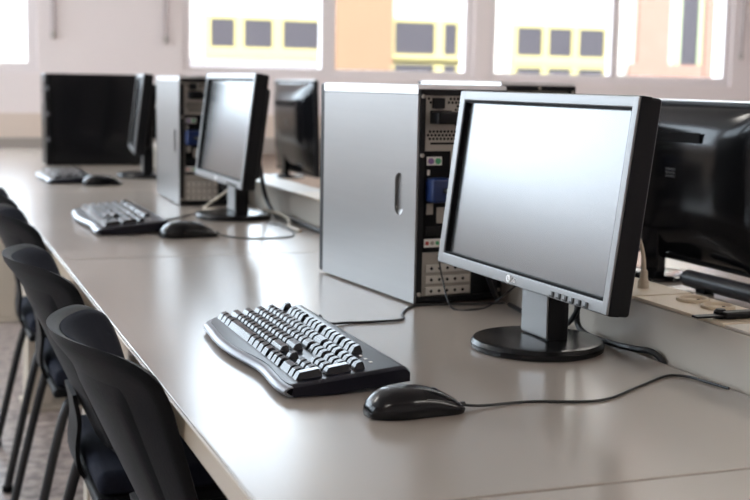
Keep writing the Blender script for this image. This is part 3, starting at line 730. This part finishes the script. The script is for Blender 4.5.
# ------------------------------------------------------------------ chairs
def make_chair(label):
    t = thing('chair', label, 'chair', (0, 0, 0), 0, 'black chairs along the desk')
    def zt(u): return 0.815 - 0.004 * u * u - 0.030 * abs(u) ** 12
    def S_(u, v, off=0.0, zb=0.485, dzt=0.0):
        z_ = zb + (zt(u) - dzt - zb) * v
        x = -0.303 + (0.835 - z_) * 0.45 + 0.080 * u * u * (0.25 + 0.75 * (z_ - 0.48) / 0.33) - 0.020 * max(0, (z_ - 0.742) / 0.075) ** 2
        y = 0.205 * u * (0.90 + 0.10 * v)
        nx = Vector((1, -0.6 * u, 0.45 + 0.5 * max(0, (z_ - 0.742) / 0.075))).normalized()
        return Vector((x, y, z_)) + nx * off
    def edge(u, v):                              # rounds the outer rim
        e = max(abs(2 * u - 1), v)
        return 0.0075 * (1 - max(0, (e - 0.93) / 0.07) ** 2) ** 0.5 if e < 1 else 0.0
    b = MB(); b.slab(lambda u, v: S_(2 * u - 1, v, -edge(u, v)), lambda u, v: S_(2 * u - 1, v, edge(u, v)), 48, 40)
    bo = b.build('backrest', MT['shell'], t, 70)
    k = MB(); k.slab(lambda u, v: S_((2 * u - 1) * 0.72, v * 0.86 + 0.02, -0.0065 - 0.005 * min(1, 8 * (1 - abs(2 * u - 1)), 10 * (1 - v))), lambda u, v: S_((2 * u - 1) * 0.72, v * 0.86 + 0.02, -0.006), 40, 30)
    k.build('back_plate', MT['shell'], bo, 60)
    p = MB(); p.slab(lambda u, v: S_((2 * u - 1) * 0.93, 0.06 + v * 0.905, 0.008 + 0.012 * (min(1, 2.5 * (1 - abs(2 * u - 1)), 9 * (1 - v), 9 * v) ** 0.6)), lambda u, v: S_((2 * u - 1) * 0.93, 0.06 + v * 0.905, 0.0072), 40, 34)
    p.build('back_pad', MT['fabric'], t, 70)
    MB().box(-0.185, 0.225, -0.205, 0.205, 0.405, 0.425, 0.009, 3).build('seat_shell', MT['shell'], t)
    MB().box(-0.18, 0.22, -0.20, 0.20, 0.4255, 0.468, 0.018, 4).build('seat_pad', MT['fabric'], t)
    for s in (-1, 1):
        MB().tube([(0.20, s * 0.19, 0.398), (0.215, s * 0.205, 0.36), (0.235, s * 0.225, 0.012)], 0.011, 12, 6).build('leg', MT['chrome'], t)
        MB().tube([(-0.13, s * 0.19, 0.398), (-0.165, s * 0.205, 0.36), (-0.25, s * 0.225, 0.012)], 0.011, 12, 6).build('leg', MT['chrome'], t)
        MB().tube([(0.20, s * 0.19, 0.394), (-0.14, s * 0.19, 0.394)], 0.010, 10).build('seat_rail', MT['chrome'], t)
        for x in (0.235, -0.25): MB().cyl((x, s * 0.225, 0.008), 0.014, 0.016, n=14).build('foot_cap', MT['blackmatte'], t)
    st = [(-0.05, 0.398), (-0.12, 0.397), (-0.165, 0.405), (-0.19, 0.43), (-0.196, 0.47), (-0.192, 0.52), (-0.20, 0.57)]
    sp2 = [Vector((x_, 0, z_)) for x_, z_ in st]; sp2 = spline(sp2, 6)
    k = MB(); m_ = len(sp2) - 1
    def strap(o_):
        def f(u, v):
            i = min(m_, round(u * m_)); d = (sp2[min(i + 1, m_)] - sp2[max(i - 1, 0)]).normalized()
            return sp2[i] + Vector((-d.z, 0, d.x)) * o_ + Vector((0, (v - 0.5) * 0.12, 0))
        return f
    k.slab(strap(0.004), strap(-0.004), m_, 2); k.build('back_strap', MT['shell'], t, 40)
    MB().tube([(-0.14, -0.19, 0.394), (-0.14, 0.19, 0.394)], 0.010, 10).build('seat_rail', MT['chrome'], t)
    return t
CH1 = make_chair('nearest black chair with textured plastic back and dark fabric pad at the front keyboard')
dup(CH1, (0.450, 2.22, 0), R(0), 'second black chair, directly behind the nearest one')
dup(CH1, (0.461, 2.99, 0), R(0), 'third black chair along the desk, partly hidden by the second')
dup(CH1, (0.461, 3.62, 0), R(0), 'fourth and farthest black chair along the desk, past the third chair')
CH1.location = (0.461, 1.555, 0)

# ------------------------------------------------------------------ light
W = bpy.data.worlds.new('sky'); SC.world = W; W.use_nodes = True
nt = W.node_tree; bg = nt.nodes['Background']
bg.inputs['Color'].default_value = (0.76, 0.885, 1.0, 1); bg.inputs['Strength'].default_value = 9.0
sun = bpy.data.lights.new('sun', 'SUN'); sun.energy = 3.2; sun.angle = R(0.6); sun.color = (1.0, 0.95, 0.87)
so = bpy.data.objects.new('sun', sun); COL.objects.link(so)
so.rotation_euler = Vector((0.25, 0.72, -0.68)).to_track_quat('-Z', 'Y').to_euler()
def portal(name, loc, rot, sx, sy):
    l = bpy.data.lights.new(name, 'AREA'); l.shape = 'RECTANGLE'; l.size = sx; l.size_y = sy; l.cycles.is_portal = True
    o = bpy.data.objects.new(name, l); COL.objects.link(o); o.location = loc; o.rotation_euler = rot
for a0, a1, s0, s1 in ops_back: portal('window_portal', ((a0 + a1) / 2, YB + 0.15, (s0 + s1) / 2), (R(-90), 0, 0), a1 - a0, s1 - s0)
for a0, a1, s0, s1 in ops_left: portal('window_portal', (XL - 0.12, (a0 + a1) / 2, (s0 + s1) / 2), (0, R(-90), 0), s1 - s0, a1 - a0)

# ------------------------------------------------------------------ camera
cam = bpy.data.cameras.new('camera'); co = bpy.data.objects.new('camera', cam); COL.objects.link(co)
FPX, V1, RS = 1238.0, (-88.0, 75.0), 0.0185     # focal length (px), vanishing point of the desk rows, horizon slope
Yc = Vector((V1[0] - 375, V1[1] - 250, FPX)).normalized()
p2 = Vector((V1[0] + 1000 - 375, V1[1] + 1000 * RS - 250, FPX))
Zc = Yc.cross(p2).normalized()
if Zc.y > 0: Zc = -Zc
Xc = Yc.cross(Zc)
Rw = Matrix((Xc, Yc, Zc))                        # world axes in camera coordinates (x right, y down, z forward)
right, up, back = Rw @ Vector((1, 0, 0)), Rw @ Vector((0, -1, 0)), Rw @ Vector((0, 0, -1))
MW = Matrix(((right.x, up.x, back.x, 0.0), (right.y, up.y, back.y, 0.0), (right.z, up.z, back.z, DZ + 0.38), (0, 0, 0, 1)))
co.matrix_world = MW
cam.sensor_fit = 'HORIZONTAL'; cam.sensor_width = 36.0; cam.lens = FPX / 750 * 36.0
cam.clip_start = 0.05; cam.clip_end = 200
cam.dof.use_dof = True; cam.dof.focus_distance = 1.62; cam.dof.aperture_fstop = 6.3
SC.camera = co
SC.view_settings.view_transform = 'Standard'; SC.view_settings.look = 'None'
SC.view_settings.gamma = 1.0; SC.view_settings.use_curve_mapping = False
SC.view_settings.exposure = 0.0
SC.cycles.use_denoising = True
SC.cycles.max_bounces = 10; SC.cycles.diffuse_bounces = 5; SC.cycles.glossy_bounces = 5; SC.cycles.transparent_max_bounces = 12
SC.cycles.sample_clamp_indirect = 8.0
